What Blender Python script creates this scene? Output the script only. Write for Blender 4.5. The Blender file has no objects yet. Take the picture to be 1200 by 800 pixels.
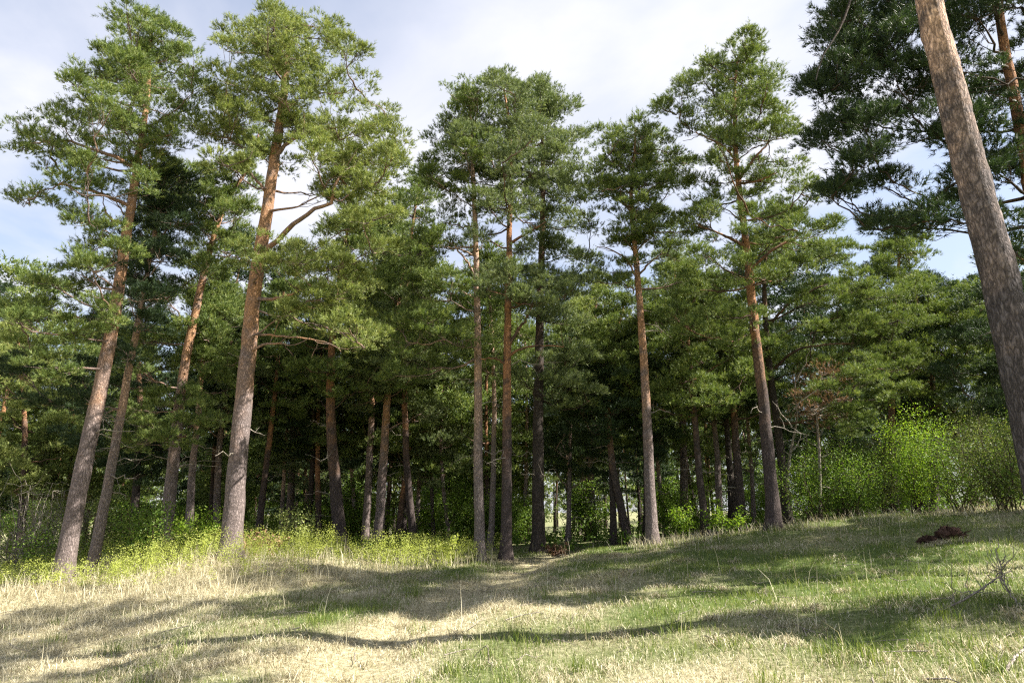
import bpy, math, random
import numpy as np
from mathutils import Vector
rng = np.random.default_rng(7)
random.seed(7)
S = bpy.context.scene
COL = S.collection
R = math.radians

# ------------------------------------------------------------------ camera
PITCH, F_PX, EYE = 14.5, 780.0, 1.6
cam_d = bpy.data.cameras.new('camera')
cam_d.sensor_width = 36; cam_d.lens = 36 * F_PX / 1200
cam_d.clip_start = 0.05; cam_d.clip_end = 5000
cam = bpy.data.objects.new('camera', cam_d); COL.objects.link(cam)
cam.location = (0, 0, EYE); cam.rotation_euler = (R(90 + PITCH), 0, 0)
S.camera = cam
CP, SP = math.cos(R(PITCH)), math.sin(R(PITCH))

def at(px, py, Y):
    """point of the place seen at photo pixel (px, py) when it stands Y metres ahead"""
    u, v = (px - 600) / F_PX, (400 - py) / F_PX
    k = Y / (CP - v * SP)
    return np.array([u * k, Y, EYE + k * (SP + v * CP)])

# ------------------------------------------------------------------ mesh helpers
def mesh_from(name, V, F, mats, attrs=None, smooth=False):
    V = np.ascontiguousarray(V, dtype=np.float32); F = np.ascontiguousarray(F, dtype=np.int32)
    k = F.shape[1]
    me = bpy.data.meshes.new(name)
    me.vertices.add(len(V)); me.vertices.foreach_set('co', V.ravel())
    me.loops.add(F.size); me.loops.foreach_set('vertex_index', F.ravel())
    me.polygons.add(len(F)); me.polygons.foreach_set('loop_start', np.arange(len(F), dtype=np.int32) * k)
    for an, av in (attrs or {}).items():
        a = me.attributes.new(an, 'FLOAT', 'POINT'); a.data.foreach_set('value', np.ascontiguousarray(av, dtype=np.float32))
    me.update(calc_edges=True); me.validate()
    if smooth: me.polygons.foreach_set('use_smooth', np.ones(len(F), dtype=bool))
    for m in mats: me.materials.append(m)
    return me

def link(name, me, parent=None):
    o = bpy.data.objects.new(name, me); COL.objects.link(o)
    if parent is not None: o.parent = parent
    return o

def tag(o, label=None, cat=None, group=None, kind=None):
    if label: o['label'] = label
    if cat: o['category'] = cat
    if group: o['group'] = group
    if kind: o['kind'] = kind
    return o

def thing(name, label, cat, loc, group=None):
    o = bpy.data.objects.new(name, None); COL.objects.link(o); o.location = [float(v) for v in loc]
    o.empty_display_size = .3
    return tag(o, label, cat, group)

LAST = {}
class Tubes:
    """collects round limbs into one mesh"""
    def __init__(s): s.V, s.F, s.H, s.n = [], [], [], 0
    def add(s, path, rad, sides=6, hf=1.2, bump=0.0, lobes=None):
        path = np.asarray(path, float); rad = np.asarray(rad, float) * np.ones(len(path))
        n = len(path)
        t = np.gradient(path, axis=0); t /= np.linalg.norm(t, axis=1)[:, None] + 1e-9
        ref = np.array([0.13, .97, .2]) if abs(t[:, 1]).mean() < .8 else np.array([1., .1, 0])
        a = np.cross(t, ref); a /= np.linalg.norm(a, axis=1)[:, None] + 1e-9
        b = np.cross(t, a)
        ph = np.linspace(0, 2 * np.pi, sides, endpoint=False)
        rr = rad[:, None] * (1 + bump * rng.normal(size=(n, sides)))
        if lobes is not None: rr = rr * (1 + lobes[:, None] * (np.cos(ph * 4 + 1.3) + .6 * np.cos(ph * 3))[None, :])
        P = path[:, None, :] + rr[..., None] * (np.cos(ph)[None, :, None] * a[:, None, :] + np.sin(ph)[None, :, None] * b[:, None, :])
        s.V.append(P.reshape(-1, 3))
        i = np.arange(n - 1)[:, None] * sides; j = np.arange(sides)[None, :]; j2 = (j + 1) % sides
        s.F.append((s.n + np.stack([i + j, i + j2, i + sides + j2, i + sides + j], -1)).reshape(-1, 4))
        s.H.append(np.repeat(np.asarray(hf, float) * np.ones(n), sides)); s.n += n * sides
    def mesh(s, name, mats):
        return mesh_from(name, np.concatenate(s.V), np.concatenate(s.F), mats, {'hf': np.concatenate(s.H)}, smooth=True)

def unit(v): return v / (np.linalg.norm(v, axis=-1, keepdims=True) + 1e-9)

def needles(P, D, L, k, nl, nw):
    """k needle bunches round every shoot (P start, D axis, L length) -> verts, tris, tone"""
    n = len(P); m = n * k
    p = np.repeat(P, k, 0); d = np.repeat(D, k, 0); l = np.repeat(L, k)
    t = rng.uniform(.1, 1.0, m)
    q = unit(np.cross(d, rng.normal(size=(m, 3))))
    a = np.radians(rng.uniform(18, 62, m))
    nd = d * np.cos(a)[:, None] + q * np.sin(a)[:, None]
    side = unit(np.cross(nd, rng.normal(size=(m, 3))))
    base = p + d * (t * l)[:, None]
    ln = nl * rng.uniform(.7, 1.25, m); w = nw * rng.uniform(.7, 1.3, m)
    V = np.stack([base - side * (w / 2)[:, None], base + side * (w / 2)[:, None], base + nd * ln[:, None]], 1).reshape(-1, 3)
    Fc = np.arange(m * 3).reshape(-1, 3)
    tone = np.repeat(np.repeat(rng.uniform(0, 1, n), k) * .7 + rng.uniform(0, .3, m), 3)
    return V, Fc, tone

def leaves(P, N, ll, lw, tone=None):
    """pointed leaf of two folded triangles at every P; N a rough facing"""
    m = len(P)
    ax = unit(rng.normal(size=(m, 3)) + np.array([0, 0, .25])); nn = unit(N + .9 * rng.normal(size=(m, 3)))
    s = unit(np.cross(ax, nn)); nn = np.cross(s, ax)
    l = ll * rng.uniform(.6, 1.3, m)[:, None]; w = lw * rng.uniform(.7, 1.3, m)[:, None]
    V = np.stack([P, P + ax * l * .5 + s * w * .5 + nn * w * .15, P + ax * l, P + ax * l * .5 - s * w * .5 + nn * w * .15], 1).reshape(-1, 3)
    b = np.arange(m)[:, None] * 4
    Fc = np.concatenate([b + np.array([[0, 1, 2]]), b + np.array([[0, 2, 3]])], 0)
    if tone is None: tone = rng.uniform(0, 1, m)
    return V, Fc, np.repeat(tone, 4)

# ------------------------------------------------------------------ materials
def new_mat(name):
    m = bpy.data.materials.new(name); m.use_nodes = True
    nt = m.node_tree; nt.nodes.clear()
    return m, nt, nt.nodes.new('ShaderNodeOutputMaterial')

def ramp(nt, stops, fac):
    r = nt.nodes.new('ShaderNodeValToRGB'); e = r.color_ramp.elements
    while len(e) < len(stops): e.new(.5)
    for x, (p, c) in zip(e, stops): x.position = p; x.color = (*c, 1)
    nt.links.new(fac, r.inputs[0]); return r.outputs[0]

def leaf_mat(name, stops, trans=.3, rough=.5, spec=.22, tcol=(1.2, 1.25, .6)):
    m, nt, out = new_mat(name)
    at_ = nt.nodes.new('ShaderNodeAttribute'); at_.attribute_name = 'tone'
    c = ramp(nt, stops, at_.outputs['Fac'])
    p = nt.nodes.new('ShaderNodeBsdfPrincipled'); p.inputs['Roughness'].default_value = rough
    p.inputs['Specular IOR Level'].default_value = spec
    nt.links.new(c, p.inputs['Base Color'])
    mul = nt.nodes.new('ShaderNodeMix'); mul.data_type = 'RGBA'; mul.blend_type = 'MULTIPLY'; mul.inputs[0].default_value = 1
    nt.links.new(c, mul.inputs[6]); mul.inputs[7].default_value = (*tcol, 1)
    t = nt.nodes.new('ShaderNodeBsdfTranslucent'); nt.links.new(mul.outputs[2], t.inputs['Color'])
    x = nt.nodes.new('ShaderNodeMixShader'); x.inputs[0].default_value = trans
    nt.links.new(p.outputs[0], x.inputs[1]); nt.links.new(t.outputs[0], x.inputs[2])
    nt.links.new(x.outputs[0], out.inputs[0]); return m

NEEDLE_WARM = leaf_mat('pine_needles_warm', [(0, (.06, .092, .026)), (.5, (.2, .245, .072)), (.9, (.33, .36, .125)), (1, (.36, .3, .14))], trans=.28)
NEEDLE = leaf_mat('pine_needles', [(0, (.042, .072, .024)), (.55, (.15, .205, .058)), (.95, (.27, .305, .1)), (1, (.3, .25, .12))], trans=.27)
NEEDLE_BLUE = leaf_mat('pine_needles_grey', [(0, (.05, .08, .04)), (.55, (.165, .21, .09)), (1, (.28, .31, .15))], trans=.27)
NEEDLE_SHADED = leaf_mat('pine_needles_shaded', [(0, (.02, .042, .02)), (.6, (.042, .07, .03)), (1, (.075, .105, .042))], trans=.2)  # darker copy of the needles: shade on dim crowns put into the colour
NEEDLE_DEAD = leaf_mat('dead_pine_needles', [(0, (.12, .06, .035)), (1, (.34, .2, .13))], trans=.2)
BRACKEN = leaf_mat('dark_dead_bracken', [(0, (.05, .028, .018)), (1, (.14, .08, .05))], trans=.15)
BUSH_LIME = leaf_mat('young_lime_leaves', [(0, (.09, .17, .02)), (.6, (.2, .31, .035)), (1, (.34, .42, .07))], trans=.45)
BUSH_GREEN = leaf_mat('shrub_leaves', [(0, (.05, .10, .018)), (.6, (.115, .19, .03)), (1, (.22, .28, .06))], trans=.42)
BUSH_OLIVE = leaf_mat('olive_shrub_leaves', [(0, (.06, .08, .025)), (.6, (.13, .16, .05)), (1, (.26, .26, .12))], trans=.35)
BUSH_PALE = leaf_mat('pale_shrub_leaves', [(0, (.15, .2, .06)), (.6, (.32, .37, .13)), (1, (.5, .5, .24))], trans=.35)
WEED = leaf_mat('weed_leaves', [(0, (.2, .265, .055)), (.5, (.42, .47, .12)), (1, (.6, .59, .24))], trans=.5)
GRASS_G = leaf_mat('green_grass_blades', [(0, (.06, .11, .025)), (.6, (.165, .21, .05)), (1, (.31, .34, .11))], trans=.35, rough=.5)
GRASS_D = leaf_mat('dry_grass_blades', [(0, (.15, .12, .07)), (.4, (.43, .385, .25)), (1, (.72, .67, .5))], trans=.3, rough=.6, spec=.25, tcol=(1, .95, .8))

def bark_mat(name, low, mid, high, sc=1.0):
    m, nt, out = new_mat(name); L = nt.links.new; N = nt.nodes.new
    tc = N('ShaderNodeTexCoord'); hf = N('ShaderNodeAttribute'); hf.attribute_name = 'hf'
    mp = N('ShaderNodeMapping'); mp.inputs['Scale'].default_value = (15 * sc, 15 * sc, 4.5 * sc); L(tc.outputs['Object'], mp.inputs[0])
    n0 = N('ShaderNodeTexNoise'); n0.inputs['Scale'].default_value = 2.2; n0.inputs['Detail'].default_value = 3; L(tc.outputs['Object'], n0.inputs['Vector'])
    vec = N('ShaderNodeMix'); vec.data_type = 'VECTOR'; vec.inputs[0].default_value = .18
    nv = N('ShaderNodeTexNoise'); nv.inputs['Scale'].default_value = 1.5; nv.inputs['Detail'].default_value = 4; L(mp.outputs[0], nv.inputs['Vector'])
    L(mp.outputs[0], vec.inputs[4]); 
    ad = N('ShaderNodeVectorMath'); ad.operation = 'MULTIPLY_ADD'; L(nv.outputs['Color'], ad.inputs[0]); ad.inputs[1].default_value = (2.2, 2.2, 2.2); L(mp.outputs[0], ad.inputs[2])
    vo = N('ShaderNodeTexVoronoi'); vo.feature = 'DISTANCE_TO_EDGE'; vo.inputs['Scale'].default_value = 1.6; L(ad.outputs[0], vo.inputs['Vector'])
    fine = N('ShaderNodeTexNoise'); fine.inputs['Scale'].default_value = 5; fine.inputs['Detail'].default_value = 6; fine.inputs['Roughness'].default_value = .7; L(mp.outputs[0], fine.inputs['Vector'])
    # height blend with a ragged edge
    a = N('ShaderNodeMath'); a.operation = 'MULTIPLY_ADD'; L(n0.outputs['Fac'], a.inputs[0]); a.inputs[1].default_value = 1.1; 
    b = N('ShaderNodeMath'); b.operation = 'ADD'; L(hf.outputs['Fac'], a.inputs[2]); L(a.outputs[0], b.inputs[0]); b.inputs[1].default_value = -.55
    b2 = N('ShaderNodeMath'); b2.operation = 'MULTIPLY'; L(b.outputs[0], b2.inputs[0]); b2.inputs[1].default_value = .66
    hcol = ramp(nt, [(.36, low), (.6, mid), (.8, high)], b2.outputs[0])
    # plates and dark cracks
    cr = ramp(nt, [(0, (.2, .19, .18)), (.14, (.6, .58, .57)), (.36, (1.05, 1.05, 1.05))], vo.outputs['Distance'])
    fi = ramp(nt, [(.3, (.38, .38, .4)), (.5, (.95, .95, .95)), (.7, (1.65, 1.6, 1.55))], fine.outputs['Fac'])
    m1 = N('ShaderNodeMix'); m1.data_type = 'RGBA'; m1.blend_type = 'MULTIPLY'; m1.inputs[0].default_value = .85; 
    pt = N('ShaderNodeTexNoise'); pt.inputs['Scale'].default_value = 3.4; pt.inputs['Detail'].default_value = 5; pt.inputs['Roughness'].default_value = .65; L(tc.outputs['Object'], pt.inputs['Vector'])
    pr = ramp(nt, [(.5, (0, 0, 0)), (.62, (.75, .75, .75))], pt.outputs['Fac'])
    pm = N('ShaderNodeMix'); pm.data_type = 'RGBA'; L(pr, pm.inputs[0]); L(hcol, pm.inputs[6]); pm.inputs[7].default_value = (*low, 1)
    L(pm.outputs[2], m1.inputs[6]); L(cr, m1.inputs[7])
    m2 = N('ShaderNodeMix'); m2.data_type = 'RGBA'; m2.blend_type = 'MULTIPLY'; m2.inputs[0].default_value = .9; L(m1.outputs[2], m2.inputs[6]); L(fi, m2.inputs[7])
    p = N('ShaderNodeBsdfPrincipled'); p.inputs['Roughness'].default_value = .85; p.inputs['Specular IOR Level'].default_value = .2
    L(m2.outputs[2], p.inputs['Base Color'])
    hsum = N('ShaderNodeMath'); hsum.operation = 'MULTIPLY_ADD'; L(fine.outputs['Fac'], hsum.inputs[0]); hsum.inputs[1].default_value = .5
    hm = N('ShaderNodeMath'); hm.operation = 'MINIMUM'; L(vo.outputs['Distance'], hm.inputs[0]); hm.inputs[1].default_value = .35
    L(hm.outputs[0], hsum.inputs[2])
    bp = N('ShaderNodeBump'); bp.inputs['Strength'].default_value = .9; bp.inputs['Distance'].default_value = .03; L(hsum.outputs[0], bp.inputs['Height']); L(bp.outputs[0], p.inputs['Normal'])
    L(p.outputs[0], out.inputs[0]); return m

BARK = bark_mat('pine_bark', (.28, .23, .22), (.42, .295, .235), (.64, .37, .21))
BARK_PALE = bark_mat('pale_pine_bark', (.31, .26, .245), (.48, .355, .29), (.66, .45, .32))
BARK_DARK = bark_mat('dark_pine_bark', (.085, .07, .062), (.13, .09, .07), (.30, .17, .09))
BARK_RED = bark_mat('red_pine_bark', (.12, .095, .09), (.27, .17, .12), (.56, .29, .15))
BARK_BIG = bark_mat('huge_trunk_bark', (.12, .105, .108), (.3, .235, .21), (.7, .48, .36), .62)
TWIG_GREY = bark_mat('grey_dead_wood', (.46, .41, .35), (.5, .45, .38), (.5, .44, .37))
STEM = bark_mat('shrub_stem', (.12, .09, .06), (.16, .12, .08), (.2, .15, .1))
ROT = bark_mat('rotten_wood', (.10, .055, .038), (.15, .08, .052), (.18, .1, .06))

# ------------------------------------------------------------------ terrain
CTRL = [(70, 688, 15), (108, 674, 16), (193, 648, 19), (222, 642, 20), (268, 656, 15.5), (403, 652, 22), (445, 648, 24), (562, 657, 18), (593, 659, 18),
        (631, 649, 20), (720, 645, 22), (765, 638, 18.5), (828, 631, 21), (862, 626, 22), (908, 622, 17), (1000, 606, 18), (1100, 602, 18),
        (1200, 597, 17), (0, 702, 17), (600, 800, 6.6), (0, 800, 8.2), (1200, 800, 5.2), (600, 700, 10.6), (1200, 700, 8), (0, 740, 11.5),
        (300, 720, 10.5), (900, 700, 9.4), (500, 643, 34), (700, 640, 34), (250, 650, 34), (950, 615, 34), (100, 665, 30), (1150, 600, 32)]
CT = np.array([at(*c) for c in CTRL] + [[0, 0, 0], [-4, 1, -.3], [4, 1, .3], [-25, 10, -1.2], [22, 10, 1.7], [-30, 30, -1.3], [30, 30, 1.4], [0, 70, -1.2], [-60, 70, -2], [60, 70, 0]])
def vnoise(x, y, s, seed):
    """smooth value noise 0..1"""
    g = np.random.default_rng(seed).random((256, 256))
    u, v = np.asarray(x) / s + 100, np.asarray(y) / s + 100
    i, j = np.floor(u).astype(int), np.floor(v).astype(int); fu, fv = u - i, v - j
    fu = fu * fu * (3 - 2 * fu); fv = fv * fv * (3 - 2 * fv); i %= 255; j %= 255
    return (g[i, j] * (1 - fu) + g[i + 1, j] * fu) * (1 - fv) + (g[i, j + 1] * (1 - fu) + g[i + 1, j + 1] * fu) * fv
def fnoise(x, y, s, seed): return .55 * vnoise(x, y, s, seed) + .3 * vnoise(x, y, s / 2.3, seed + 1) + .15 * vnoise(x, y, s / 5.1, seed + 2)

PATH = np.array([at(p[0], p[1], p[2]) for p in [(420, 800, 7), (480, 735, 9.2), (560, 690, 12), (620, 668, 15.5), (648, 655, 18.5), (690, 647, 23)]])
def path_d(x, y):
    d = np.full(np.broadcast(x, y).shape, 99.)
    for a, b in zip(PATH[:-1], PATH[1:]):
        ab = b[:2] - a[:2]; t = np.clip(((x - a[0]) * ab[0] + (y - a[1]) * ab[1]) / (ab @ ab), 0, 1)
        d = np.minimum(d, np.hypot(x - a[0] - t * ab[0], y - a[1] - t * ab[1]))
    return d
def plane(x, y): return .055 * np.clip(x, -40, 40) + .25
def ground_z(x, y):
    x = np.asarray(x, float); y = np.asarray(y, float)
    num = np.zeros(np.broadcast(x, y).shape); den = num + 1e-6
    for cx, cy, cz in CT:
        w = 1 / ((x - cx) ** 2 + (y - cy) ** 2 + .6) ** 1.6
        num = num + w * (cz - plane(cx, cy)); den = den + w
    z = plane(x, y) + num / den
    z = z + .035 * np.sin(x * 1.9 + .7 * y) * np.sin(y * 1.3 - .5 * x) + .02 * np.sin(x * 4.1 - y * 2.2) * np.sin(y * 3.7 + 1)
    z = z + .1 * (fnoise(x, y, 1.0, 201) - .5) * np.clip((26 - y) / 6, 0, 1)
    return z - .09 * np.exp(-(path_d(x, y) / .55) ** 2)
def gz(x, y): return float(ground_z(np.array([x]), np.array([y]))[0])

# how green (0 dry straw .. 1 green) the meadow is
def green(x, y):
    g = fnoise(x, y, 2.0, 11) * 1.9 - .72 + .055 * np.clip(x, -8, 4.5)
    g = g + .25 * np.exp(-((x - 3) / 5) ** 2) * np.clip((y - 8) / 8, 0, 1)
    g = g - .9 * np.exp(-(path_d(x, y) / .6) ** 2)
    g = g + .12 + .3 * np.exp(-((path_d(x, y) - 1.25) / .5) ** 2) - .35 * np.clip((-x - 3) / 4, 0, 1) * np.clip((y - 8) / 4, 0, 1)
    return np.clip(g + .1 - .16 * np.clip((9.5 - y) / 2, 0, 1) * np.clip(x, 0, 1), 0.05, 1)

xs = np.concatenate([-np.geomspace(36, 2500, 22)[::-1], np.arange(-34, 34.01, .3), np.geomspace(36, 2500, 22)])
ys = np.concatenate([-np.geomspace(6, 2500, 18)[::-1], np.arange(-4, 45.01, .3), np.geomspace(47, 3000, 26)])
X, Y = np.meshgrid(xs, ys)
Z = ground_z(X, Y); nx, ny = len(xs), len(ys)
i = (np.arange(ny - 1)[:, None] * nx + np.arange(nx - 1)[None, :]).reshape(-1)
GM, nt, out = new_mat('meadow_soil'); L = nt.links.new
a_ = nt.nodes.new('ShaderNodeAttribute'); a_.attribute_name = 'green'
tc = nt.nodes.new('ShaderNodeTexCoord')
n1 = nt.nodes.new('ShaderNodeTexNoise'); n1.inputs['Scale'].default_value = 14; n1.inputs['Detail'].default_value = 8; n1.inputs['Roughness'].default_value = .75; L(tc.outputs['Object'], n1.inputs['Vector'])
dry = ramp(nt, [(.3, (.12, .10, .055)), (.5, (.33, .29, .18)), (.7, (.55, .5, .36))], n1.outputs['Fac'])
grn = ramp(nt, [(.3, (.035, .06, .015)), (.55, (.10, .14, .04)), (.75, (.2, .2, .08))], n1.outputs['Fac'])
mx = nt.nodes.new('ShaderNodeMix'); mx.data_type = 'RGBA'; L(a_.outputs['Fac'], mx.inputs[0]); L(dry, mx.inputs[6]); L(grn, mx.inputs[7])
p = nt.nodes.new('ShaderNodeBsdfPrincipled'); p.inputs['Roughness'].default_value = .95; p.inputs['Specular IOR Level'].default_value = .1; L(mx.outputs[2], p.inputs['Base Color'])
bp = nt.nodes.new('ShaderNodeBump'); bp.inputs['Strength'].default_value = .8; bp.inputs['Distance'].default_value = .05; L(n1.outputs['Fac'], bp.inputs['Height']); L(bp.outputs[0], p.inputs['Normal'])
L(p.outputs[0], out.inputs[0])
gr = green(X, Y); gr = np.where(Y > 21, .35 + .3 * gr, gr)
ground = link('ground', mesh_from('ground', np.stack([X, Y, Z], -1).reshape(-1, 3), np.stack([i, i + 1, i + nx + 1, i + nx], -1), [GM], {'green': gr.reshape(-1)}, smooth=True))
tag(ground, 'sloping clearing of dry straw and short green grass', 'ground', kind='structure')

# ------------------------------------------------------------------ grass
def blades(x, y, h, w, lean, tone, curl=.5):
    """tapered bent blades: 5 verts each, faces as tris"""
    m = len(x); z = ground_z(x, y) - .01
    b = np.stack([x, y, z], -1); az = rng.uniform(0, 2 * np.pi, m)
    d = np.stack([np.cos(az), np.sin(az), np.zeros(m)], -1)
    pa = az + np.pi / 2 + rng.normal(0, .7, m); s = np.stack([np.cos(pa), np.sin(pa), np.zeros(m)], -1) * (w / 2)[:, None]
    up = np.array([0, 0, 1.])
    mid = b + up * (h * .55 * np.cos(lean * .6))[:, None] + d * (h * .55 * np.sin(lean * .6))[:, None]
    tip = mid + up * (h * .5 * np.cos(lean * (1 + curl)))[:, None] + d * (h * .5 * np.sin(lean * (1 + curl)))[:, None]
    tip[:, 2] = np.maximum(tip[:, 2], z + .012)
    V = np.stack([b - s, b + s, mid + s * .8, mid - s * .8, tip], 1).reshape(-1, 3)
    o = np.arange(m)[:, None] * 5
    Fc = np.concatenate([o + np.array([[0, 1, 2]]), o + np.array([[0, 2, 3]]), o + np.array([[3, 2, 4]])], 0)
    return V, Fc, np.repeat(tone, 5)

def scatter(n, y0, y1, p):
    """ground points ahead of the camera, thinning out with distance"""
    t = rng.random(n); e = 2 - p
    y = (y0 ** e + t * (y1 ** e - y0 ** e)) ** (1 / e)
    x = rng.uniform(-1, 1, n) * (.86 * y + 1.5)
    return x, y

def stuff(name, parts, mat, label, cat):
    V, Fc, T, o = [], [], [], 0
    for v, f, t in parts: V.append(v); Fc.append(f + o); T.append(t); o += len(v)
    ob = link(name, mesh_from(name, np.concatenate(V), np.concatenate(Fc), [mat], {'tone': np.concatenate(T)}))
    return tag(ob, label, cat, kind='stuff')

# where the leafy weed belt grows (image left, in front of the trees)
def weed_mask(x, y):
    edge = np.interp(x, [-16, -11, -8, -5, -3, -1, 0], [15.0, 14.5, 13.3, 13.0, 14.2, 16.4, 17.4])
    m = np.clip((y - edge) / .6, 0, 1) * np.clip((-x - .2) / .8, 0, 1) * np.clip((21 - y) / 2, 0, 1)
    return m
x, y = scatter(230000, 4.2, 22, 1.3); g = green(x, y)
keep = rng.random(len(x)) < .18 + .82 * (1 - g); x, y = x[keep], y[keep]; m = len(x)
tall = fnoise(x, y, 1.7, 31); leftb = np.clip((-x - 2.5) / 3, 0, 1) * np.clip((y - 9) / 3, 0, 1)
h = (.05 + .10 * rng.random(m) ** 1.5) * (.6 + .8 * tall) * (1 + .9 * leftb); h *= 1 - .4 * np.exp(-(path_d(x, y) / .5) ** 2)
lay = np.where(rng.random(m) < .9 - .25 * leftb, rng.uniform(1.05, 1.52, m), rng.uniform(.2, .9, m))
d1 = blades(x, y, h, np.full(m, .006) * (y / 8) ** .6, lay, np.clip(rng.random(m) * .6 + .9 * fnoise(x, y, .7, 91) - .2, 0, 1))
x, y = scatter(350, 4.5, 20, 1.0); m = len(x)                       # single pale stalks
d2 = blades(x, y, rng.uniform(.25, .6, m), np.full(m, .007), rng.uniform(0, .7, m), rng.uniform(.5, 1, m))
x = rng.uniform(-12, .5, 9000); y = rng.uniform(11, 19, 9000); k = rng.random(9000) < 0.5 * weed_mask(x, y) + .55 * weed_mask(x, y + 1.1) * (1 - weed_mask(x, y)); x, y = x[k], y[k]; m = len(x)
d3 = blades(x, y, rng.uniform(.2, .55, m), np.full(m, .009), rng.uniform(.05, .8, m), rng.uniform(.3, 1, m))
x = rng.uniform(3, 14, 5000); y = rng.uniform(15.9, 18.4, 5000); k = rng.random(5000) < np.clip(fnoise(x, y, 1.1, 5) * 3 - 1.1, 0, 1); x, y = x[k], y[k]; m = len(x)   # dry fringe below the right-hand shrubs
d4 = blades(x, y, rng.uniform(.1, .38, m) * (.5 + fnoise(x, y, .8, 6)), np.full(m, .009), rng.uniform(.2, 1.2, m), rng.uniform(.1, .9, m))
tx, ty = scatter(850, 4.4, 19, 1.1); P_ = []
for a, b in zip(tx, ty):                                            # tussocks of arching dead grass
    if rng.random() < .75 * green(np.array([a]), np.array([b]))[0]: continue
    n = rng.integers(40, 110); q = rng.uniform(.05, .16); P_.append(np.stack([a + rng.normal(0, q, n), b + rng.normal(0, q, n)], -1))
for a, b in [at(1112, 632, 12.75)[:2], at(1085, 641, 12.7)[:2], at(1130, 632, 12.8)[:2], at(1098, 636, 12.7)[:2]]: P_.append(np.stack([a + rng.normal(0, .22, 90), b + rng.normal(0, .08, 90)], -1))
P_ = np.concatenate(P_); m = len(P_)
d5 = blades(P_[:, 0], P_[:, 1], rng.uniform(.08, .2, m), np.full(m, .0065), rng.uniform(.7, 1.5, m), np.clip(rng.normal(.45, .3, m), 0, 1), .8)
stuff('dry_grass', [d1, d2, d3, d4, d5], GRASS_D, 'matted straw coloured dry grass over the clearing', 'dry grass')
x, y = scatter(230000, 4.2, 22, 1.3); g = green(x, y)
keep = rng.random(len(x)) < .03 + .97 * g ** 1.1; x, y = x[keep], y[keep]; m = len(x)
cl = fnoise(x, y, .9, 51)
h = (.035 + .065 * rng.random(m)) * (.4 + 1.2 * cl)
g1 = blades(x, y, h, np.full(m, .006) * (y / 8) ** .6, rng.uniform(.05, .7, m), rng.random(m) * .7 + .3 * cl)
tc_ = scatter(260, 4.5, 17, 1.0); P_ = []
for tx, ty in zip(*tc_):                                            # lusher tufts
    if rng.random() > .25 + .75 * green(np.array([tx]), np.array([ty]))[0]: continue
    n = rng.integers(25, 60); P_.append(np.stack([tx + rng.normal(0, .09, n), ty + rng.normal(0, .09, n)], -1))
P_ = np.concatenate(P_); m = len(P_)
g2 = blades(P_[:, 0], P_[:, 1], rng.uniform(.09, .22, m), np.full(m, .007), rng.uniform(.1, .7, m), rng.random(m))
stuff('green_grass', [g1, g2], GRASS_G, 'short fresh green grass growing in patches through the straw', 'grass')

# ------------------------------------------------------------------ leafy weeds (stuff)
def weeds(n, x0, x1, y0, y1, mask, hmin, hmax, ll, nleaf):
    x = rng.uniform(x0, x1, n); y = rng.uniform(y0, y1, n); k = rng.random(n) < mask(x, y); x, y = x[k], y[k]
    P, T = [], []
    for a, b in zip(x, y):
        h = rng.uniform(hmin, hmax) * (.6 + .8 * float(fnoise(np.array([a]), np.array([b]), 1.3, 77)[0])); z = gz(a, b); lean = rng.normal(0, .18, 2)
        t = rng.uniform(.25, 1, nleaf) ** .7
        P.append(np.stack([a + lean[0] * t * h + rng.normal(0, .045, nleaf), b + lean[1] * t * h + rng.normal(0, .045, nleaf), z + t * h], -1)); T.append(np.clip(rng.normal(.25 + .3 * t, .09), 0, 1))
    P = np.concatenate(P); T = np.concatenate(T)
    return leaves(P, np.array([[.3, -.2, 1.]]) * np.ones((len(P), 1)), ll, ll * .6, T)
w1 = weeds(8500, -16, .2, 12, 21, lambda x, y: weed_mask(x, y) * np.clip(fnoise(x, y, .9, 123) * 3 - .8, .2, 1), .15, .75, .029, 38)
stuff('undergrowth', [w1], WEED, 'yellow green leafy weeds along the forest edge on the left', 'undergrowth')
w2 = weeds(3500, -22, 22, 20, 40, lambda x, y: np.full(len(x), .75), .25, .7, .12, 10)
stuff('forest_floor_foliage', [w2], BUSH_GREEN, 'low green leafy growth on the floor inside the forest', 'ground cover')

# ------------------------------------------------------------------ pines
def smooth_path(pts, n):
    pts = np.asarray(pts, float); t = np.concatenate([[0], np.cumsum(np.linalg.norm(np.diff(pts, axis=0), axis=1))]); t /= t[-1]
    # Catmull-Rom through the points
    out = []
    for q in np.linspace(0, 1, n):
        i = min(np.searchsorted(t, q, side='right') - 1, len(pts) - 2); f = (q - t[i]) / (t[i + 1] - t[i])
        p0, p1, p2, p3 = pts[max(i - 1, 0)], pts[i], pts[i + 1], pts[min(i + 2, len(pts) - 1)]
        out.append(.5 * ((2 * p1) + (p2 - p0) * f + (2 * p0 - 5 * p1 + 4 * p2 - p3) * f * f + (3 * p1 - p0 - 3 * p2 + p3) * f ** 3))
    return np.array(out)

def limb_path(a, b, sag, n=7, wob=.028):
    L_ = np.linalg.norm(b - a); d = b - a
    c1 = a + d * .35 + np.array([0, 0, -sag * L_]); 
    t = np.linspace(0, 1, n)[:, None]
    p = (1 - t) ** 2 * a + 2 * t * (1 - t) * c1 + t * t * b
    w = rng.normal(0, wob * L_, (n, 3)) * np.sin(np.pi * t); return p + w

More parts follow.
